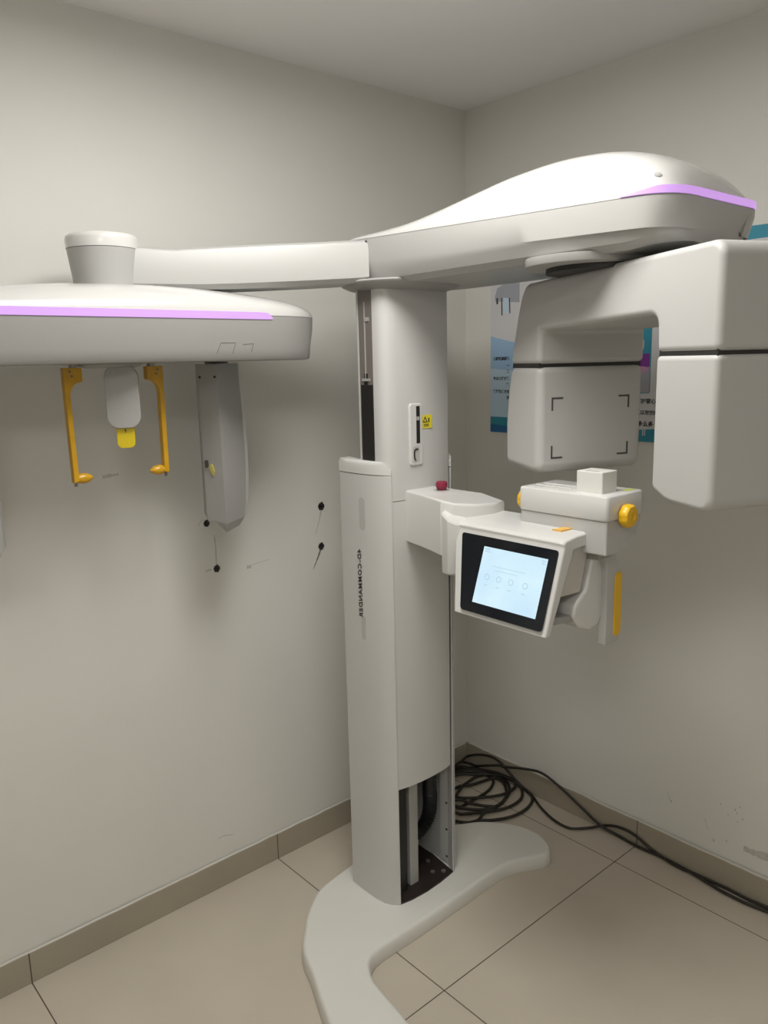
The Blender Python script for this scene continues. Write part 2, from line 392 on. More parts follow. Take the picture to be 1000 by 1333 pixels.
# overhead beam
def interp(tab, v):
    for (a, fa), (b, fb) in zip(tab, tab[1:]):
        if (a <= v <= b) or (b <= v <= a): return fa+(fb-fa)*(v-a)/(b-a)
    return tab[0][1] if abs(v-tab[0][0]) < abs(v-tab[-1][0]) else tab[-1][1]
YT = -1.308   # tip
XC, HW = -.683, .189
crest = [(-.34, .014), (-.40, .020), (-.50, .028), (-.60, .042), (-.72, .071), (-.80, .091), (-.88, .108), (-.98, .120), (-1.06, .121), (-1.12, .116), (-1.18, .103), (-1.23, .083), (-1.27, .057), (-1.295, .031), (YT, .012)]
def smooth_tab(tab):
    P = cat([Vector((a, b, 0)) for a, b in tab], 6); return [(p.x, p.y) for p in P]
crest_s = smooth_tab(crest)
def seamz(y): return 1.942+(y+.47)*.026
def hw(y):
    d = y-YT
    if d < .085: return HW-.085+.085*(max(0, 1-((.085-d)/.085)**2.4))**(1/2.4)
    if y > -.42: return HW-.06*((y+.42)/.09)**2
    return HW
ys = [-.335, -.36, -.39, -.42]+[-.42-.03*k for k in range(1, 27)]+[-1.215, -1.235, -1.25, -1.262, -1.274, -1.284, -1.292, -1.298, -1.303, -1.306, YT]
def low(y):
    h = hw(y); z = seamz(y); f = min(1, (y-YT)/.03)**.5 if y-YT < .03 else 1
    b = interp([(-.33, 1.832), (-.5, 1.830), (-1.2, 1.836), (-1.31, 1.846)], y)
    P = [(1, z), (.999, z-.012), (.982, z-.055), (.955, b+.032), (.90, b+.012), (.78, b), (.3, b-.002)]
    k = 1-.10*(1-min(1, (y-YT)/.04))
    pts = [(XC-h*u*(1 if j < 2 else k), y+(0.0 if j < 2 else .02*(1-min(1, (y-YT)/.10))*(j/6)), zz) for j, (u, zz) in enumerate(P)]
    pts += [(XC+(XC-p[0]), p[1], p[2]) for p in pts[::-1]]
    return pts
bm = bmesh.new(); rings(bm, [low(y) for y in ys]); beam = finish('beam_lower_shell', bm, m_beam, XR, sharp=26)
def upp(y):
    h = hw(y)-.001; z = seamz(y)+.0018; c = interp(crest_s, y); N = 22; r = []
    for k in range(N+1):
        a = pi*k/N
        cx, sx = cos(a), sin(a)
        px = math.copysign(abs(cx)**.74, cx); pz = abs(sx)**.95
        yy = y+.012*pz*(1-min(1, (y-YT)/.05))
        r.append((XC-h*px, yy, z+c*pz))
    r.append((XC+h*.9, y, z-.001)); r.append((XC-h*.9, y, z-.001))
    return r
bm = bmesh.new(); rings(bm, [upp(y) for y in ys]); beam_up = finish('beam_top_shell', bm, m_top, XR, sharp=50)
# dark joint between shells
bm = bmesh.new(); rings(bm, [[(XC-hw(y)+.002, y+.001, seamz(y)-.0005), (XC+hw(y)-.002, y+.001, seamz(y)-.0005), (XC+hw(y)-.002, y+.001, seamz(y)+.0025), (XC-hw(y)+.002, y+.001, seamz(y)+.0025)] for y in ys])
finish('beam_seam', bm, m_grey, XR)
# violet strip around the head
pth = [(XC-hw(y), y) for y in ys if y < -1.17]+[(XC+hw(y), y) for y in ys[::-1] if y < -1.24]
pd = [(a[0], a[1]) for a in pth]
bm = bmesh.new(); rs = []
N = len(pd)
for i, (x, y) in enumerate(pd):
    a = Vector(pd[max(0, i-1)]); b_ = Vector(pd[min(N-1, i+1)]); t = (b_-a).normalized(); nrm = Vector((t.y, -t.x))
    if nrm.dot(Vector((x-XC, y+1.15))) < 0: nrm = -nrm
    hgt = .0135*min(1, i/6+.15); z0 = seamz(y)+.003
    rs.append([(x+nrm.x*.0022, y+nrm.y*.0022, z0), (x+nrm.x*.0012, y+nrm.y*.0012, z0+hgt), (x-nrm.x*.012, y-nrm.y*.012, z0+hgt), (x-nrm.x*.012, y-nrm.y*.012, z0)])
rings(bm, rs); finish('violet_light_strip', bm, m_led, XR, sharp=40)['label'] = 'glowing violet light strip around the beam head'
def dome(x, y):
    R_ = upp(y); 
    for a, b in zip(R_[:22], R_[1:23]):
        if a[0] <= x <= b[0]: return a[2]+(b[2]-a[2])*(x-a[0])/max(1e-9, b[0]-a[0])
    return 0
for k in range(200):
    q = Vector((-.571, -1.1, 2.022)).lerp(Vector((-.900, -1.292, 1.9465)), 1-k/200)
    if dome(q.x, q.y) >= q.z: break
nq = Vector((-(dome(q.x+.004, q.y)-dome(q.x-.004, q.y))/.008, -(dome(q.x, q.y+.004)-dome(q.x, q.y-.004))/.008, 1)).normalized()
bm = bmesh.new(); cyl(bm, q-nq*.006, nq, .0065, .0068, 20); hs = finish('head_sensor_hole', bm, m_grey, beam_up)
bm = bmesh.new(); cyl(bm, q-nq*.006, nq, .0038, .0074, 16); finish('hole_core', bm, m_inner, beam_up)

# rotating joint under head
bm = bmesh.new(); lathe(bm, (-.740, -1.040, 1.822), (0, 0, 1), [(0, .126), (.004, .132), (.014, .135), (.02, .135)], 56)
finish('rotation_joint', bm, m_grey, XR)  # grey shell colour paints in the shade under the beam head
bm = bmesh.new(); cyl(bm, (-.725, -1.06, 1.812), (0, 0, 1), .112, .012, 48); finish('rotation_gap_shade', bm, m_dark, XR)  # black disc stands in for the shadow between joint and gantry

# side arm to the left hub
A = Vector((-.874, -.472)); HC = Vector((-1.452, -.204)); HR = .0805
Bp = Vector((-1.405, -.262)); d2 = (Bp-A).normalized(); n2 = Vector((-d2.y, d2.x))
if n2.y < 0: n2 = -n2
Ltot = (Bp-A).length
bm = bmesh.new(); rs = []
for t, zt, th in ((-.004, 1.9415, .13), (.05, 1.938, .13), (.15, 1.931, .13), (.25, 1.925, .13), (.345, 1.9185, .13), (.42, 1.9135, .13), (.454, 1.9112, .128), (.470, 1.9095, .127), (.485, 1.909, .125), (.51, 1.910, .123), (.54, 1.912, .12), (Ltot+.02, 1.914, .115)):
    p = A+d2*t; zb = 1.837-.022*min(1, max(0, t)/.40)**.8
    prof = [(0, zb+.012), (0, zt-.014), (.004, zt-.006), (.014, zt), (th-.014, zt), (th, zt-.012), (th, zb+.01), (th-.01, zb), (.012, zb)]
    rs.append([(p.x+n2.x*q, p.y+n2.y*q, z) for q, z in prof])
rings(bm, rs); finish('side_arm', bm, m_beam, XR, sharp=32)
bm = bmesh.new(); rs = []
for t in (-.003, .003):
    p = A+d2*t; rs.append([(p.x+n2.x*q, p.y+n2.y*q, z) for q, z in ((.003, 1.835), (.003, 1.938), (.12, 1.938), (.12, 1.835))])
rings(bm, rs); finish('arm_joint', bm, m_dark, XR)
bm = bmesh.new(); lathe(bm, (HC.x, HC.y, 1.812), (0, 0, 1), [(0, .069), (.03, .0715), (.092, HR-.001)], 56)
finish('arm_hub', bm, m_beam, XR, sharp=40)
bm = bmesh.new(); lathe(bm, (HC.x, HC.y, 1.905), (0, 0, 1), [(0, HR), (.020, HR+.001), (.027, HR-.001), (.031, HR-.006), (.033, HR-.014)], 56)
finish('hub_cap', bm, m_white, XR, sharp=60)

# ------------------------------------------------------------------ cephalometric unit
CY, CHW = -.262, .138
xl, xr = -2.00, -.925
def cxs():
    L = []
    for k in range(14): L.append(xr-.20*(1-cos(pi/2*k/13)))
    L += [-1.2, -1.3, -1.4, -1.5, -1.6, -1.7]
    L += [xl+.20*(1-cos(pi/2*k/13)) for k in range(13, -1, -1)]
    return L
def chw(x):
    d = min(xr-x, x-xl)
    if d < .20: return max(.012, CHW*(max(0, 1-((.20-d)/.20)**2.3))**(1/1.9))
    return CHW
ctop = smooth_tab([(-.925, .012), (-.965, .028), (-1.04, .044), (-1.15, .058), (-1.26, .066), (-1.36, .070), (-1.46, .070), (-1.6, .066), (-1.7, .058), (-1.85, .045), (-1.95, .028), (-2.0, .012)])
zs = 1.751
bm = bmesh.new(); rs = []
for x in cxs():
    h = chw(x); r = []
    for k in range(19):
        a = pi*k/18; cx, sx = cos(a), sin(a)
        r.append((x, CY-h*math.copysign(abs(cx)**.75, cx), zs+.001+interp(ctop, x)*abs(sx)**.95))
    r += [(x, CY+h*.9, zs), (x, CY-h*.9, zs)]
    rs.append(r)
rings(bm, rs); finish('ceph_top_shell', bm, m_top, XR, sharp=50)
bm = bmesh.new(); rs = []
for x in cxs():
    h = chw(x); e = min(1, min(xr-x, x-xl)/.05); xx = lambda dz: x-(.045*(1-e)*dz if x > -1.4 else -.045*(1-e)*dz)
    P = [(1, zs, 0), (.985, zs-.03, .05), (.93, 1.675, .5), (.90, 1.655, .8), (.86, 1.647, 1), (.6, 1.645, 1)]
    pts = [(xx(q), CY-h*u, z) for u, z, q in P]; pts += [(p[0], 2*CY-p[1], p[2]) for p in pts[::-1]]
    rs.append(pts)
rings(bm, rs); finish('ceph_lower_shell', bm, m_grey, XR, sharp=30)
fy = lambda z: CY-CHW*(.985-.055*(1.721-z)/.046) if z < 1.721 else CY-CHW*.99
bm = bmesh.new()
for a_, b_ in (((-1.275, 1.662), (-1.265, 1.688)), ((-1.265, 1.688), (-1.225, 1.688)), ((-1.225, 1.688), (-1.232, 1.662)), ((-1.205, 1.684), (-1.175, 1.686)), ((-1.175, 1.686), (-1.18, 1.665))):
    p0 = Vector((a_[0], CY-chw(a_[0])*(.985-.055*(1.721-a_[1])/.046)-.0002, a_[1])); p1 = Vector((b_[0], CY-chw(b_[0])*(.985-.055*(1.721-b_[1])/.046)-.0002, b_[1]))
    tube(bm, [p0, p0.lerp(p1, .5), p1], .0007, 6)
finish('outline_mark', bm, mat('faint_print', (.17, .165, .16), .5), XR)
# violet strip along the front face
bm = bmesh.new(); rs = []
def cf(x): return CY-chw(x)
for x, z1 in [(-1.98+.02*k, .0165) for k in range(0, 42)]+[(-1.135, .015), (-1.128, .010), (-1.122, .003)]:
    y = cf(x)
    rs.append([(x, y-.0015, zs-.010+.002), (x, y-.0015, zs-.008+z1), (x, y+.014, zs-.008+z1), (x, y+.014, zs-.008)])
rings(bm, rs); finish('violet_light_strip', bm, m_led, XR, sharp=40)['label'] = 'glowing violet light strip along the hanging unit'

# swivel disc and nasion plate
NX = -1.470
bm = bmesh.new(); lathe(bm, (NX-.012, CY, 1.636), (0, 0, 1), [(0, .055), (.004, .070), (.008, .074), (.012, .072)], 40); sw = finish('ear_rod_turntable', bm, m_grey, XR)
ra = radians(-28)
U = Vector((cos(ra), sin(ra), 0)); Nn = Vector((U.y, -U.x, 0))
def npl(p, t, c=Vector((NX, CY-.03, 0))): return c+U*p[0]+Nn*t+Vector((0, 0, p[1]))
bm = bmesh.new(); prism(bm, rrect(-.037, .037, 1.499, 1.641, .026, 8), 0, .022, npl); nz_ = finish('nasion_plate', bm, m_grey, XR, bevel=.002)
bm = bmesh.new(); prism(bm, rrect(-.020, .020, 1.453, 1.52, .012, 6), .004, .014, npl); nt_ = finish('nasion_tip', bm, m_ytrans, nz_, bevel=.001)
bm = bmesh.new(); prism(bm, [(-.002, 1.496), (.002, 1.496), (0, 1.487)], .0145, .016, npl); finish('tip_mark', bm, m_ink, nt_)
def ear_rod(x, s, top_dx):
    bm = bmesh.new()
    # flat bracket with curved fillet, then long bar
    fil = [(x+s*(.030-.026*sin(a)), 1.606-.030*(1-cos(a))) for a in [radians(k*15) for k in range(0, 7)]]
    pts = [(x-s*.008, 1.638), (x+s*.034, 1.638), (x+s*.034, 1.608)]+fil+[(x+s*.006, 1.384), (x-s*.006, 1.380)]
    if s < 0: pts = pts[::-1]
    prism(bm, pts, CY-.012, CY+.006, lambda p, t: (p[0], t, p[1]))
    o = finish('ear_rod', bm, m_amber, XR, bevel=.0015, seg=2)
    bm = bmesh.new(); lathe(bm, (x+s*.004, CY-.003, 1.389), (s, 0, 0), [(0, .009), (.012, .0125), (.026, .010), (.036, .003)], 18); finish('ear_plug', bm, m_amber, o)
    bm = bmesh.new(); cyl(bm, (x, CY-.003, 1.372), (0, 0, 1), .0035, .01, 10); finish('rod_pin', bm, m_slot, o)
    bm = bmesh.new(); cyl(bm, (x+s*.018, CY-.003, 1.634), (0, 0, 1), .009, .014, 14); finish('rod_mount', bm, m_grey, o)
    bm = bmesh.new()
    for dz in (1.630, 1.620): cyl(bm, (x+s*(.006+.4*(1.63-dz)), CY-.0135, dz), (0, 1, 0), .0028, .003, 8)
    finish('rod_screw', bm, m_slot, o)
ear_rod(-1.587, 1, 0); ear_rod(-1.366, -1, 0)

# hanging sensor block
def hang(name, pl, prof, zt, mats, par=XR):
    """pl: plan polygon, prof: list of (z, fn(i,x,y)->(x,y,z))"""
    bm = bmesh.new(); rings(bm, [[f(i, x, y) for i, (x, y) in enumerate(pl)] for f in prof]); return finish(name, bm, mats, par, sharp=12)
plan = [(-1.226,-.200),(-1.205,-.260),(-1.110,-.205),(-1.088,-.172),(-1.09,-.130),(-1.19,-.12)]
def lvl(z, sx, cut=0):
    def f(i, x, y):
        zz = z+(cut if i in (0, 5) else 0)
        return ((x+1.2)*(1+sx)-1.2+(sx*.1 if i in (2, 3, 4) else 0), y, zz)
    return f
sen = hang('ceph_sensor', plan, [lvl(1.640, 0), lvl(1.58, .01), lvl(1.50, .03), lvl(1.42, .04), lvl(1.34, .035), lvl(1.27, .01), lvl(1.225, -.02, .010), lvl(1.203, -.12, .042)], 0, m_grey)
bm = bmesh.new(); rings(bm, [[(x, y, z) for x, y in ((-1.118+o, -.2045), (-1.089+o, -.172), (-1.088+o, -.130), (-1.096+o, -.158))] for z, o in ((1.639, .006), (1.58, .008), (1.50, .013), (1.42, .016), (1.34, .015), (1.27, .010), (1.225, .002))]); finish('lit_edge_strip', bm, m_white, sen)  # lit edge of the sensor, its brightness put in as white
bm = bmesh.new(); cyl(bm, (-1.165, -.19, 1.636), (0, 0, 1), .03, .012, 20); finish('sensor_neck', bm, m_grey, sen)
fd = Vector((.021, -.060, 0)).normalized(); fn_ = Vector((-.06, -.021, 0)).normalized()
fo = Vector((-1.226, -.200, 0))
for s_ in (.006, .056):
    bm = bmesh.new(); cyl(bm, fo+fd*s_+Vector((0, 0, 1.607))-fn_*.002, fn_, .0032, .004, 10); finish('sensor_screw', bm, m_black, sen)
bm = bmesh.new(); prism(bm, [(.026, 1.378), (.034, 1.383), (.042, 1.365), (.038, 1.352), (.030, 1.362)], .004, -.001, lambda p, t: fo+fd*(p[0]-.004)+fn_*(t+.0005)+Vector((0, 0, p[1])))
finish('sensor_label', bm, mat('faded_yellow_label', (.50, .44, .10), .5), sen)
bm = bmesh.new(); prism(bm, [(.008, 1.372), (.017, 1.375), (.017, 1.392), (.008, 1.392)], .004, -.001, lambda p, t: fo+fd*p[0]+fn_*(t+.001)+Vector((0, 0, p[1])))
finish('sensor_print', bm, m_gink, sen)
# second collimator at the left end of the unit
pl2 = [(-1.86,-.30),(-1.765,-.305),(-1.748,-.26),(-1.755,-.20),(-1.86,-.19)]
def lv2(z, c): return lambda i, x, y: (x-(c if i in (1, 2, 3) else 0), y, z+(0))
hang('ceph_collimator', pl2, [lv2(1.645, .012), lv2(1.5, .006), lv2(1.36, .001), lv2(1.262, 0), lv2(1.235, .018)], 0, m_grey)

# ------------------------------------------------------------------ rotating gantry (C arm)
gA = Vector((-.645, -.76, 0)); gB = Vector((-.915, -1.425, 0)); ge = (gB-gA).normalized(); gp = Vector((-ge.y, ge.x, 0))
def G(s, w, z): return gA+ge*s+gp*w+Vector((0, 0, z))
W = .300
def arc(cx, cz, r, a0, a1, n=6): return [(cx+r*cos(radians(a0+(a1-a0)*k/n)), cz+r*sin(radians(a0+(a1-a0)*k/n))) for k in range(n+1)]
uh = [(-.017, 1.6205), (-.004, 1.665), (.016, 1.735), (.036, 1.785)]+arc(.072, 1.782, .030, 150, 97, 4)+[(.20, 1.8155), (.45, 1.820)]+arc(.690, 1.797, .028, 92, 0, 6)
uh += [(.718, 1.6400), (.556, 1.6400)]+arc(.533, 1.690, .020, 0, 90, 5)+[(.128, 1.700), (.128, 1.6205)]
bm = bmesh.new(); prism(bm, uh, 0, W, lambda p, t: G(p[0], t, p[1])); finish('gantry_housing', bm, m_satin, XR, bevel=.013, seg=5, ang=30)
dt = [(-.0175, 1.6170), (-.034, 1.55), (-.044, 1.47), (-.043, 1.40)]+arc(-.020, 1.385, .022, 180, 262, 4)+[(.10, 1.3555)]+[(.128, 1.362), (.128, 1.6170)]
bm = bmesh.new(); prism(bm, dt, 0, W, lambda p, t: G(p[0], t, p[1]))
det = finish('detector_housing', bm, m_satin, XR, bevel=.020, seg=5, ang=30)
bm = bmesh.new(); prism(bm, [(-.012, 1.612), (.120, 1.612), (.120, 1.63), (-.008, 1.63)], .006, W-.006, lambda p, t: G(p[0], t, p[1])); finish('detector_gap', bm, m_dark, XR)
tb = [(.554, 1.6362), (.554, 1.388), (.562, 1.380), (.594, 1.366), (.612, 1.3625), (.690, 1.3605)]+arc(.694, 1.3845, .024, 272, 360, 5)+[(.718, 1.6362)]
bm = bmesh.new(); prism(bm, tb, 0, W, lambda p, t: G(p[0], t, p[1])); finish('tube_head_housing', bm, m_satin, XR, bevel=.013, seg=5, ang=30)
bm = bmesh.new(); prism(bm, [(.560, 1.630), (.712, 1.630), (.712, 1.645), (.560, 1.645)], .005, W-.006, lambda p, t: G(p[0], t, p[1])); finish('tube_head_gap', bm, m_dark, XR)
# corner marks on the detector face
for (cw, cz, sw_, sz_) in ((.036, 1.541, 1, -1), (.258, 1.541, -1, -1), (.036, 1.392, 1, 1), (.258, 1.392, -1, 1)):
    bm = bmesh.new(); a = .0045; L = .032
    pts = [(cw, cz), (cw+sw_*L, cz), (cw+sw_*L, cz+sz_*a), (cw+sw_*a, cz+sz_*a), (cw+sw_*a, cz+sz_*L), (cw, cz+sz_*L)]
    prism(bm, pts, .1275, .1287, lambda p, t: G(t, p[0], p[1])); finish('corner_mark', bm, m_gink, det)

# ------------------------------------------------------------------ patient support arm with control console
bm = bmesh.new()
armpl = [(-.797, -.512), (-.815, -.59), (-.835, -.655), (-.850, -.700), (-.842, -.735), (-.80, -.765), (-.74, -.785), (-.700, -.780), (-.690, -.70), (-.690, -.512)]
def armz(z, d, front=0):
    return [(x+(d if x < -.72 else -d*.6), y, (z if z < 1.2 else z-.010*max(0, (-y-.70)/.08)**1)) for x, y in armpl]
rings(bm, [armz(1.148, .006), armz(1.152, 0), armz(1.283, 0), armz(1.288, .002), armz(1.291, .008)])
finish('support_arm', bm, m_white, XR, sharp=28)
# console body: top slab, slanted front, in (x,z) profile extruded along y
def con(y0, y1, pts, name, m, bev=.004, par=XR, seg=3):
    bm = bmesh.new(); prism(bm, pts, y0, y1, lambda p, t: (p[0], t, p[1])); return finish(name, bm, m, par, bevel=bev, seg=seg)
sl = Vector((-.059, -.171)).normalized()     # direction down the slanted front in (x,z)
fr = Vector((-.849, 1.229))
botp = fr+sl*.196
consh = [(fr.x, fr.y), (-.852, 1.240), (-.842, 1.247), (-.800, 1.252), (-.700, 1.256), (-.696, 1.246), (-.700, 1.226), (-.812, 1.220), (botp.x+.024, botp.y+.006), (botp.x+.018, botp.y-.006), (botp.x+.004, botp.y-.004)]
# shell tapers at its left end: build as rings in y
bm = bmesh.new(); rs = []
for y, f in ((-.752, 1), (-.775, 1), (-1.066, 1), (-1.073, 1)):
    r = []
    for (x, z) in consh:
        k = max(0, (1.229-z)/.19)
        yy = y-(.050*k if y > -.9 else -.002*k)
        ins = .004 if y < -1.07 else 0
        r.append((x+ins*(1 if x < -.83 else 0), yy, z-(ins if z > 1.23 else 0)))
    rs.append(r)
rings(bm, rs); console = finish('console_shell', bm, m_white, XR, bevel=.003, seg=3)
# rounded left knuckle below the arm
kn = [(-.851+.040*(1-cos(a)) , -.712-.040*(1-sin(a))) for a in [radians(k*15) for k in range(0, 1)]]
kpl = [(-.848, -.704), (-.868, -.722), (-.872, -.745), (-.860, -.760), (-.830, -.782), (-.74, -.80), (-.71, -.76), (-.74, -.708), (-.80, -.700)]
bm = bmesh.new(); rings(bm, [[(x+(d if x < -.8 else -d), y-(d if y > -.72 else -d*.5), z+(.028*max(0, min(1, (-y-.72)/.05))*-1 if z > 1.2 else 0)) for x, y in kpl] for z, d in ((1.110, .008), (1.114, .002), (1.120, 0), (1.262, 0), (1.267, .003), (1.269, .008))])
finish('console_knuckle', bm, m_white, XR, sharp=28)
# bezel and display: plane coordinates (y, distance down slope)
nrm = Vector((-.171, 0, .059)).normalized(); sd = Vector((sl.x, 0, sl.y))
def SC(y, d, h): return Vector((fr.x, y, fr.y))+sd*d+nrm*h
def rpoly(pts, r, n=5):
    out = []; N = len(pts)
    for i in range(N):
        p = Vector(pts[i]); a = (Vector(pts[i-1])-p).normalized(); b = (Vector(pts[(i+1) % N])-p).normalized()
        for k in range(n+1):
            t = k/n; out.append(tuple((p+a*r)*(1-t)**2+p*2*t*(1-t)+(p+b*r)*t*t))
    return out
bz = rpoly([(-.777, .006), (-1.063, .006), (-1.063, .187), (-.824, .187)], .009)
bm = bmesh.new(); prism(bm, bz, -.002, .0022, lambda p, t: SC(p[0], p[1], t)); bez = finish('screen_bezel', bm, m_screenb, console, bevel=.0008, seg=2)
bm = bmesh.new(); prism(bm, [(-.856, .029), (-1.041, .029), (-1.041, .163), (-.856, .163)], .001, .0026, lambda p, t: SC(p[0], p[1], t)); scr = finish('touch_screen', bm, m_scr, bez); scr['label'] = 'lit pale blue display'
def ring2(bm, cy, cd, r, w_):
    n = 20
    for k in range(n):
        a, b_ = 2*pi*k/n, 2*pi*(k+1)/n
        prism(bm, [(cy+r*cos(a), cd+r*sin(a)), (cy+r*cos(b_), cd+r*sin(b_)), (cy+(r-w_)*cos(b_), cd+(r-w_)*sin(b_)), (cy+(r-w_)*cos(a), cd+(r-w_)*sin(a))], .0026, .0029, lambda p, t: SC(p[0], p[1], t))
bm = bmesh.new()
for cy, cd in ((-.884, .098), (-.919, .098), (-.955, .098), (-.996, .098)): ring2(bm, cy, cd, .0072, .0014)
for (y0, y1, d0, d1) in ((-.861, -.876, .033, .036), (-.861, -.880, .039, .041), (-1.025, -1.037, .034, .036), (-1.027, -1.036, .040, .042), (-.89, -.99, .070, .0712), (-.90, -.97, .079, .0802), (-.88, -.89, .116, .118), (-.915, -.925, .116, .118), (-.95, -.96, .116, .118), (-.99, -1.0, .116, .118)):
    prism(bm, [(y0, d0), (y1, d0), (y1, d1), (y0, d1)], .0026, .0029, lambda p, t: SC(p[0], p[1], t))
finish('screen_icons', bm, m_scrink, scr)
# orange label on console top
bm = bmesh.new(); prism(bm, [(-.800, -1.005), (-.738, -1.022), (-.738, -1.040), (-.800, -1.030)], 1.2505, 1.2555, lambda p, t: (p[0], p[1], t+(p[0]+.80)*.04)); finish('orange_label', bm, m_orange, console)
# inner block, grip, tray
con(-1.062, -.82, [(-.835, 1.222), (-.735, 1.226), (-.768, 1.112), (-.865, 1.116)], 'console_inner_block', m_cream, .004)
con(-1.068, -.84, [(-.716, 1.228), (-.694, 1.210), (-.684, 1.045), (-.700, 1.020), (-.735, 1.014), (-.775, 1.030), (-.800, 1.060), (-.795, 1.085), (-.755, 1.115), (-.728, 1.20)], 'console_grip', m_white, .007)
con(-1.060, -.84, [(-.880, 1.075), (-.79, 1.062), (-.78, 1.045), (-.885, 1.058)], 'console_tray', m_grey, .003)
# emergency stop
bm = bmesh.new(); lathe(bm, (-.728, -.585, 1.289), (0, 0, 1), [(0, .022), (.0025, .0215)], 28); eb = finish('stop_button_ring', bm, m_grey, XR)
bm = bmesh.new(); lathe(bm, (-.728, -.585, 1.2915), (0, 0, 1), [(0, .011), (.004, .0135), (.010, .0155), (.018, .016), (.022, .0145), (.0235, .011)], 28); finish('stop_button', bm, m_red, eb)['label'] = 'maroon emergency stop button'

# chin rest unit
cx0, cx1, cy0, cy1 = -.772, -.628, -.885, -1.128
def boxz(name, pl, zl, m, par=XR, sharp=40):
    bm = bmesh.new(); rings(bm, [[(x, y, z) for x, y in inset(pl, d)] for z, d in zl]); return finish(name, bm, m, par, sharp=sharp)
cpl = rrect(cx0, cx1, cy1, cy0, .010)
ch = boxz('chin_rest_top', cpl, [(1.283, .002), (1.287, 0), (1.334, 0), (1.3365, .0015), (1.338, .004)], m_white)
bm = bmesh.new(); lp = [(cx0+.004, 1.284), (cx1-.002, 1.284), (cx1-.002, 1.300), (cx1-.004, 1.262), (cx1-.020, 1.235), (cx1-.060, 1.222), (cx0+.012, 1.216), (cx0+.004, 1.236)]
lp = [(cx0+.004, 1.283), (cx1-.003, 1.283), (cx1-.006, 1.255), (cx1-.022, 1.232), (cx1-.055, 1.216), (cx0+.05, 1.205), (cx0+.004, 1.205)]
prism(bm, lp, cy1+.003, cy0-.003, lambda p, t: (p[0], t, p[1])); finish('chin_rest_lower', bm, m_satin, XR, bevel=.004)
bm = bmesh.new(); box(bm, -.76, -.70, -1.05, -.90, 1.19, 1.25); finish('chin_rest_stem', bm, m_grey, XR)
bm = bmesh.new(); prism(bm, rrect(-.748, -.690, -1.098, -1.030, .003), 1.336, 1.386, lambda p, t: (p[0], p[1], t)); bl = finish('chin_block', bm, m_base, ch, bevel=.002)
bm = bmesh.new(); box(bm, -.742, -.733, -1.08, -1.05, 1.385, 1.3866); finish('block_slot', bm, m_groove, bl)
bm = bmesh.new()
for k in range(3): box(bm, -.755+.03*k, -.750+.03*k, -1.00, -.90, 1.337, 1.3393)
finish('top_ribs', bm, m_white, ch, bevel=.0008)
bm = bmesh.new(); prism(bm, [(-.672, -1.098), (-.640, -1.098), (-.640, -1.116), (-.672, -1.116)], 1.3365, 1.3386, lambda p, t: (p[0], p[1], t)); finish('green_label', bm, mat('lime_label', (.50, .55, .12), .5), ch)
def knob(c, ax, name):
    bm = bmesh.new(); axv = Vector(ax); n = 48; u = Vector((1, 0, 0)); v = Vector((0, 0, 1)); c = Vector(c)
    rs = []
    for t, r in ((0, .024), (.003, .0265), (.016, .026), (.021, .022), (.022, .010), (.019, .008)):
        rs.append([c+axv*t+(u*cos(2*pi*k/n)+v*sin(2*pi*k/n))*(r*(1-.05*(1 if k % 6 < 2 and .02 < r else 0))) for k in range(n)])
    rings(bm, rs); return finish(name, bm, m_yellow, XR, sharp=40)
knob((-.708, -1.130, 1.290), (0, -1, 0), 'temple_support_knob'); knob((-.728, -.883, 1.300), (0, 1, 0), 'temple_support_knob')

# patient handle behind the console
hprof = [(-.690, .968), (-.690, 1.150), (-.697, 1.178), (-.712, 1.196), (-.712, 1.212), (-.690, 1.210), (-.660, 1.193), (-.636, 1.165), (-.626, 1.130), (-.624, .968)]
handle = con(-1.082, -1.058, [(x-.004 if x < -.65 else x-.012, z) for x, z in hprof], 'patient_handle', m_satin, .005)
bm = bmesh.new(); prism(bm, rrect(-.662, -.634, .985, 1.140, .010), -1.085, -1.055, lambda p, t: (p[0], t, p[1])); finish('yellow_grip', bm, m_yellow, handle, bevel=.002)['label'] = 'yellow grip pad'
bm = bmesh.new(); box(bm, -.74, -.69, -1.09, -1.03, 1.185, 1.215); finish('handle_mount', bm, m_grey, handle, bevel=.003)
adopt(XR)
# wiggle room: grandchildren keep identity inverse (their parents have no transform of their own)

# ------------------------------------------------------------------ poster on the right wall
PO = empty('wall_poster', (0, -.62, 1.37), 'blue and white dental poster on the right wall behind the x-ray machine', 'poster')
m_pw = mat('poster_white', (.62, .62, .64), .45)
m_pb = mat('poster_blue', (.34, .52, .74), .45); m_pb2 = mat('poster_pale_blue', (.52, .68, .82), .45)
m_pd = mat('poster_deep_blue', (.02, .13, .33), .45); m_pt = mat('poster_teal', (.03, .26, .36), .45)
m_pp = mat('poster_purple', (.20, .03, .28), .45); m_pk = mat('poster_pink', (.55, .30, .48), .45)
m_pg = mat('poster_grey', (.36, .37, .42), .45); m_ps = mat('poster_skin', (.60, .50, .50), .45)
PY0, PY1, PZ0, PZ1 = -.130, -1.150, 1.370, 1.972
def PX(p, t): return (-.001-t, p[0], p[1])
bm = bmesh.new(); prism(bm, [(PY0, PZ0), (PY1, PZ0), (PY1, PZ1), (PY0, PZ1)], 0, .006, PX); ps = finish('poster_board', bm, m_pw, PO)
def pr(name, pts, m, lvl=1):
    bm = bmesh.new(); prism(bm, pts, .006, .006+.0003*lvl, PX); return finish(name, bm, m, ps)
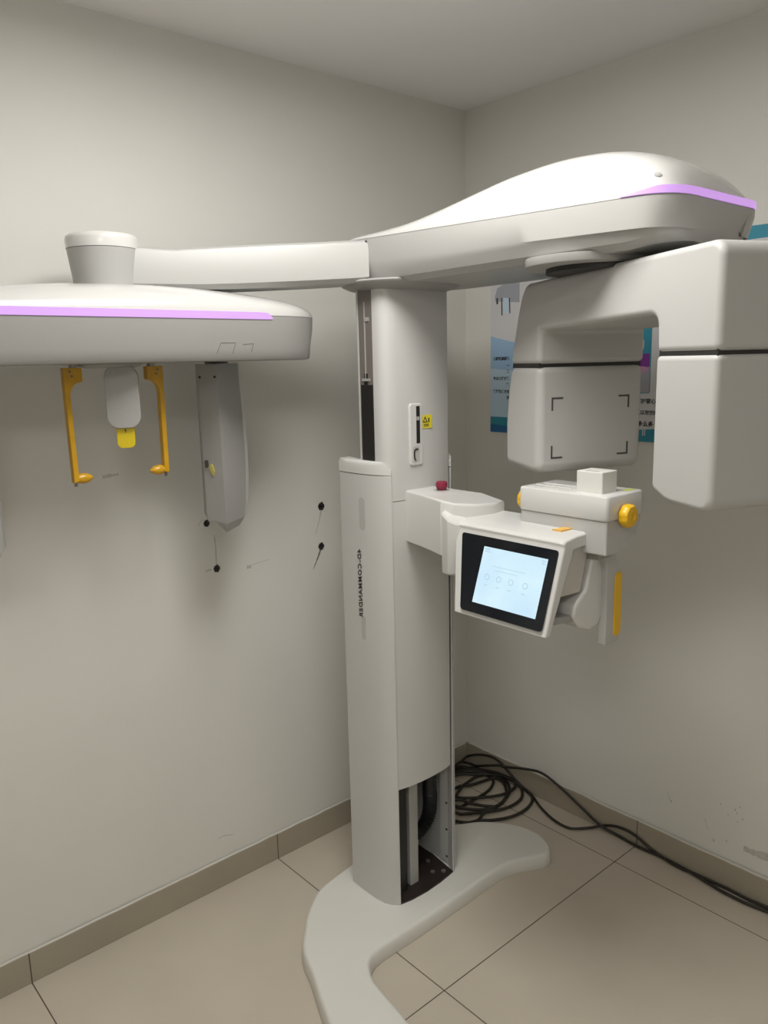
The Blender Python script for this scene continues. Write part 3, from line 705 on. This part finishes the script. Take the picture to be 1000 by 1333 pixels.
# blue wave band, left side
wave = lambda y, z, a, k: z+a*sin((y+.13)*k)
ysr = [PY0-(PY0-PY1)*i/40 for i in range(41)]
pr('blue_wave', [(y, wave(y, 1.715, .015, 9)-.10*(y-PY0)*(-1)*.0-.14*max(0, min(1, -(y-PY0)/.5))*.4) for y in ysr[:22]]+[(y, 1.40) for y in ysr[:22][::-1]], m_pb, 1)
pr('pale_wave', [(y, 1.60-.08*(-(y-PY0))) for y in ysr[:22]]+[(y, 1.40) for y in ysr[:22][::-1]], m_pb2, 2)
pr('bottom_wave', [(y, 1.415+.012*sin(-(y-PY0)*7+1.4)) for y in ysr]+[(y, PZ0+.001) for y in ysr[::-1]], m_pt, 3)
pr('deep_wave', [(y, 1.400-.012*sin(-(y-PY0)*6)) for y in ysr[:20]]+[(y, PZ0+.001) for y in ysr[:20][::-1]], m_pd, 4)
pr('top_band', [(y, 1.925+.012*sin(-(y-PY0)*6+2)) for y in ysr[18:]]+[(y, PZ1-.001) for y in ysr[18:][::-1]], m_pt, 3)
# printed picture of a hanging arm machine
pr('picture_machine', [(-.150, 1.852), (-.150, 1.835), (-.26, 1.825), (-.26, 1.89), (-.20, 1.895), (-.16, 1.88)], m_pg, 2)
pr('picture_rod', [(-.156, 1.846), (-.164, 1.846), (-.164, 1.825), (-.156, 1.825)], m_gink, 3)
pr('picture_rod', [(-.178, 1.846), (-.182, 1.846), (-.184, 1.785), (-.180, 1.785)], m_ink, 3)
pr('picture_rod', [(-.214, 1.843), (-.218, 1.843), (-.220, 1.79), (-.216, 1.79)], m_ink, 3)
pr('picture_block', [(-.188, 1.846), (-.212, 1.842), (-.212, 1.79), (-.188, 1.795)], m_pb2, 3)
# portrait picture panel
pr('picture_panel', rrect(-.770, -.520, 1.520, 1.722, .006), m_pt, 2)
pr('portrait_background', [(-.768, 1.522), (-.60, 1.522), (-.60, 1.60), (-.735, 1.62), (-.768, 1.60)], m_pg, 3)
pr('portrait_coat', [(-.765, 1.640), (-.728, 1.640), (-.700, 1.70), (-.66, 1.705), (-.66, 1.60), (-.765, 1.60)], m_pp, 5)
pr('portrait_face', [(-.730+.016*cos(a), 1.668+.026*sin(a)) for a in [k*pi/8 for k in range(16)]], m_ps, 6)
pr('portrait_hair', [(-.738, 1.68), (-.722, 1.70), (-.716, 1.68), (-.722, 1.672), (-.728, 1.684), (-.735, 1.67)], m_ink, 7)
pr('portrait_hands', [(-.742+.022*cos(a), 1.592+.010*sin(a)) for a in [k*pi/8 for k in range(16)]], m_pk, 7)
TB = lambda y, z: basis((-.0076, y, z), (0, -1, 0), (0, 0, 1), (-1, 0, 0))
def pt(s, size, y, z, m=m_ink, al='LEFT', bold=.0003): return text('poster_lettering', s, size, m, TB(y, z), ps, ext=.0002, align=al, bold=bold)
pt('口腔', .022, -.770, 1.735, m_pd, 'RIGHT')
pt('用心呵护掌心', .017, -.792, 1.490, m_ink, 'RIGHT')
pt('专业服务,以用空间', .015, -.800, 1.456, m_ink, 'RIGHT')
pt('口腔健康多么多', .018, -.786, 1.420, m_ink, 'RIGHT', .0006)
for z, s in ((1.630, '口腔颌面影像'), (1.606, '一'), (1.585, '二'), (1.560, '专业三维成像'), (1.538, '等'), (1.514, '健康生活方式'), (1.492, '安')): pt(s, .0125, -.218, z, m_ink, 'RIGHT', .0005)
for k, y in enumerate((-.735, -.75, -.757)): pr('white_mark', [(y, 1.39), (y-.003, 1.39), (y-.003, 1.408+.004*k), (y, 1.408+.004*k)], m_pw, 6)
adopt(PO)

# ------------------------------------------------------------------ cables
def cable(name, pts, r, label, n=10):
    bm = bmesh.new(); tube(bm, cat(pts, n), r, 10); o = finish(name, bm, m_rubber, sharp=80); tag(o, label, 'cable'); return o
CP = {}
CP['loopA'] = [ (-.369,-.306,.008),(-.335,-.314,.008),(-.298,-.330,.008),(-.263,-.359,.008),(-.218,-.385,.008),(-.165,-.400,.008),(-.111,-.399,.008),(-.061,-.383,.008),(-.030,-.357,.008),(-.017,-.319,.011),(-.017,-.268,.023),(-.017,-.204,.022),(-.017,-.127,.011),(-.033,-.067,.008),(-.073,-.028,.008) ]
CP['loopB'] = [ (-.319,-.259,.008),(-.277,-.288,.008),(-.232,-.315,.008),(-.185,-.341,.008),(-.133,-.352,.008),(-.077,-.345,.008),(-.036,-.317,.008),(-.017,-.285,.016),(-.017,-.233,.026),(-.017,-.157,.018),(-.040,-.085,.008),(-.093,-.047,.008) ]
CP['loopC'] = [ (-.291,-.233,.008),(-.266,-.273,.008),(-.223,-.308,.008),(-.175,-.317,.008),(-.124,-.306,.008),(-.080,-.276,.008),(-.041,-.231,.008),(-.031,-.193,.008),(-.034,-.129,.008),(-.067,-.085,.008),(-.103,-.056,.008) ]
CP['loopD'] = [ (-.246,-.190,.008),(-.200,-.230,.008),(-.153,-.264,.008),(-.105,-.285,.008),(-.068,-.287,.008),(-.029,-.278,.008),(-.017,-.257,.019),(-.017,-.204,.017),(-.040,-.147,.008),(-.079,-.108,.008),(-.118,-.070,.008) ]
CP['loopE'] = [ (-.283,-.225,.008),(-.232,-.225,.008),(-.168,-.225,.008),(-.115,-.219,.008),(-.065,-.197,.008),(-.041,-.171,.008),(-.037,-.126,.008),(-.043,-.057,.008),(-.066,-.022,.008) ]
CP['loopF'] = [ (-.177,-.125,.008),(-.141,-.147,.008),(-.090,-.161,.008),(-.047,-.171,.008),(-.018,-.205,.008),(-.035,-.249,.008),(-.079,-.288,.008),(-.145,-.313,.008),(-.196,-.318,.008),(-.247,-.312,.008),(-.303,-.329,.008) ]
CP['loopG'] = [ (-.30,-.20,.008),(-.195,-.143,.008),(-.135,-.129,.008),(-.077,-.125,.008),(-.034,-.141,.008) ]
CP['loopH'] = [ (-.30,-.17,.008),(-.254,-.198,.008),(-.244,-.241,.008),(-.224,-.281,.008),(-.196,-.318,.008) ]
CP['A'] = [ (-.24,-.06,.012),(-.15,-.03,.02),(-.061,-.022,.030),(-.017,-.021,.038),(-.017,-.084,.068),(-.017,-.145,.082),(-.017,-.192,.076),(-.017,-.227,.056),(-.017,-.268,.033),(-.017,-.313,.013),(-.024,-.352,.008),(-.070,-.434,.008),(-.100,-.515,.008),(-.100,-.581,.008),(-.055,-.623,.008),(-.017,-.660,.017),(-.017,-.715,.039),(-.017,-.780,.040),(-.017,-.852,.015),(-.027,-.941,.008),(-.023,-1.004,.008),(-.018,-1.102,.008),(-.020,-1.174,.008),(-.017,-1.230,.009),(-.017,-1.296,.008) ]
CP['B'] = [ (-.26,-.085,.02),(-.15,-.05,.026),(-.060,-.016,.024),(-.017,-.033,.008),(-.016,-.076,.020),(-.016,-.126,.041),(-.016,-.197,.069),(-.016,-.225,.074),(-.016,-.337,.108),(-.016,-.408,.118),(-.016,-.495,.092),(-.016,-.579,.055),(-.016,-.659,.022),(-.018,-.722,.008),(-.025,-.801,.008),(-.019,-.876,.008),(-.022,-.951,.008),(-.029,-1.020,.008),(-.041,-1.100,.008),(-.042,-1.172,.008),(-.033,-1.236,.008),(-.027,-1.300,.008) ]
bm = bmesh.new()
for k, (n_, close) in enumerate((('loopA', [(-.16,-.04),(-.27,-.08),(-.37,-.17),(-.40,-.26)]), ('loopB', [(-.16,-.05),(-.26,-.09),(-.33,-.16)]), ('loopC', [(-.17,-.06),(-.25,-.10),(-.31,-.17)]), ('loopD', [(-.18,-.06),(-.26,-.12)]), ('loopE', [(-.12,-.03),(-.22,-.06),(-.30,-.14)]), ('loopF', [(-.35,-.30),(-.37,-.22),(-.30,-.12)]), ('loopG', None), ('loopH', None))):
    p = [(x, y, z+.0025*(k % 4)) for x, y, z in CP[n_]]
    if close:
        p += [(x, y, .008+.0025*(k % 4)) for x, y in close]; p.append(p[0])
    tube(bm, cat(p, 8), .0056, 10)
o = finish('coiled_cable', bm, m_rubber, sharp=80, merge=False); tag(o, 'black power cable coiled in loops on the floor in the corner behind the column', 'cable')
cable('loose_cable', CP['A'], .0046, 'thinner black cable that dips onto the floor tile before climbing over the other cable')
CP['B'] = [(x-(.012 if -.70 < y < -.06 else 0), y, z) for x, y, z in CP['B']]
cable('loose_cable', CP['B'], .0048, 'black cable arching up the baseboard tiles from the coil before running along the wall')

# ------------------------------------------------------------------ marks on the walls
def stain(pts, m, wall, w0, w1, name='wall_streak'):
    """thin dirt streak with slightly ragged outline on wall surface"""
    a, b_ = Vector(pts[0]), Vector(pts[-1]); bm = bmesh.new()
    P = cat([Vector((p[0], p[1], 0)) for p in pts], 6) if len(pts) > 2 else [Vector((*pts[0], 0)).lerp(Vector((*pts[1], 0)), k/8) for k in range(9)]
    L_, R_ = [], []
    for i, p in enumerate(P):
        t = (P[min(i+1, len(P)-1)]-P[max(0, i-1)]).normalized(); nn = Vector((-t.y, t.x, 0)); w_ = (w0+(w1-w0)*i/(len(P)-1))*random.uniform(.6, 1.2)
        L_.append(p+nn*w_); R_.append(p-nn*w_)
    poly = [(p.x, p.y) for p in L_+R_[::-1]]
    if wall is wl: prism(bm, poly, .001, -.0004, lambda p, t: (p[0], t, p[1]))
    else: prism(bm, poly, .001, -.0004, lambda p, t: (t, p[0], p[1]))
    finish(name, bm, m, wall)
random.seed(3)
stain([(-.700, 1.160), (-.712, 1.12), (-.728, 1.08)], m_stain, wl, .0035, .001)
stain([(-.707, 1.030), (-.722, 1.00), (-.742, .965)], m_stain2, wl, .004, .0012)
stain([(-1.098, 1.045), (-1.097, 1.10), (-1.099, 1.14)], m_stain, wl, .002, .002)
stain([(-.978, 1.024), (-.94, 1.028), (-.91, 1.030)], m_stain, wl, .0012, .0008)
stain([(-1.135, 1.035), (-1.115, 1.037)], m_stain, wl, .003, .002)
stain([(-.994, 1.02), (-.978, 1.02)], m_stain, wl, .006, .006)
stain([(-1.42, 1.350), (-1.375, 1.353)], m_stain, wl, .006, .003)
stain([(-1.15, 1.175), (-1.135, 1.19), (-1.125, 1.185)], m_stain, wl, .001, .001)
stain([(-1.155, .165), (-1.13, .165), (-1.10, .155)], m_stain, wl, .0015, .001)
for y, z, a in ((-1.105, .272, .004), (-1.112, .262, .003), (-1.13, .25, .003), (-1.085, .245, .002), (-1.115, .235, .002), (-1.045, .142, .006), (-.90, .21, .003), (-1.06, .27, .002), (-1.12, .285, .002), (-1.085, .155, .002)):
    stain([(y, z), (y-.003, z-a*1.6)], m_stain2, wr, .0012, .0008)
stain([(-.885, .235), (-.89, .22), (-.897, .205)], m_stain, wr, .001, .001)
stain([(-1.015, .20), (-1.02, .18), (-1.027, .165)], m_stain, wr, .001, .001)
stain([(-1.14, .155), (-1.17, .155), (-1.22, .16)], m_stain, wr, .009, .012)

for (x, z, r, lab) in ((-.700, 1.171, .0125, 'dark wall plug hole on the left wall beside the column, upper of the two'),
                       (-.706, 1.037, .0115, 'dark wall plug hole on the left wall beside the column, lower of the two'),
                       (-1.098, 1.036, .0105, 'dark wall plug hole low on the left wall under the hanging sensor'),
                       (-1.122, 1.178, .0095, 'dark wall plug peeping out just below the bottom edge of the hanging sensor')):
    bm = bmesh.new(); n = 18
    rs = []
    for t, k in ((.002, 1), (-.0012, 1), (-.002, .8), (-.0005, .55), (.0, .3)):
        rs.append([(x+r*k*cos(2*pi*i/n)*(1+.12*sin(i*2.3)), t, z+r*1.1*k*sin(2*pi*i/n)*(1+.12*cos(i*1.7))) for i in range(n)])
    rings(bm, rs); o = finish('wall_plug', bm, m_black); tag(o, lab, 'wall plug', 'wall plugs in the left wall')
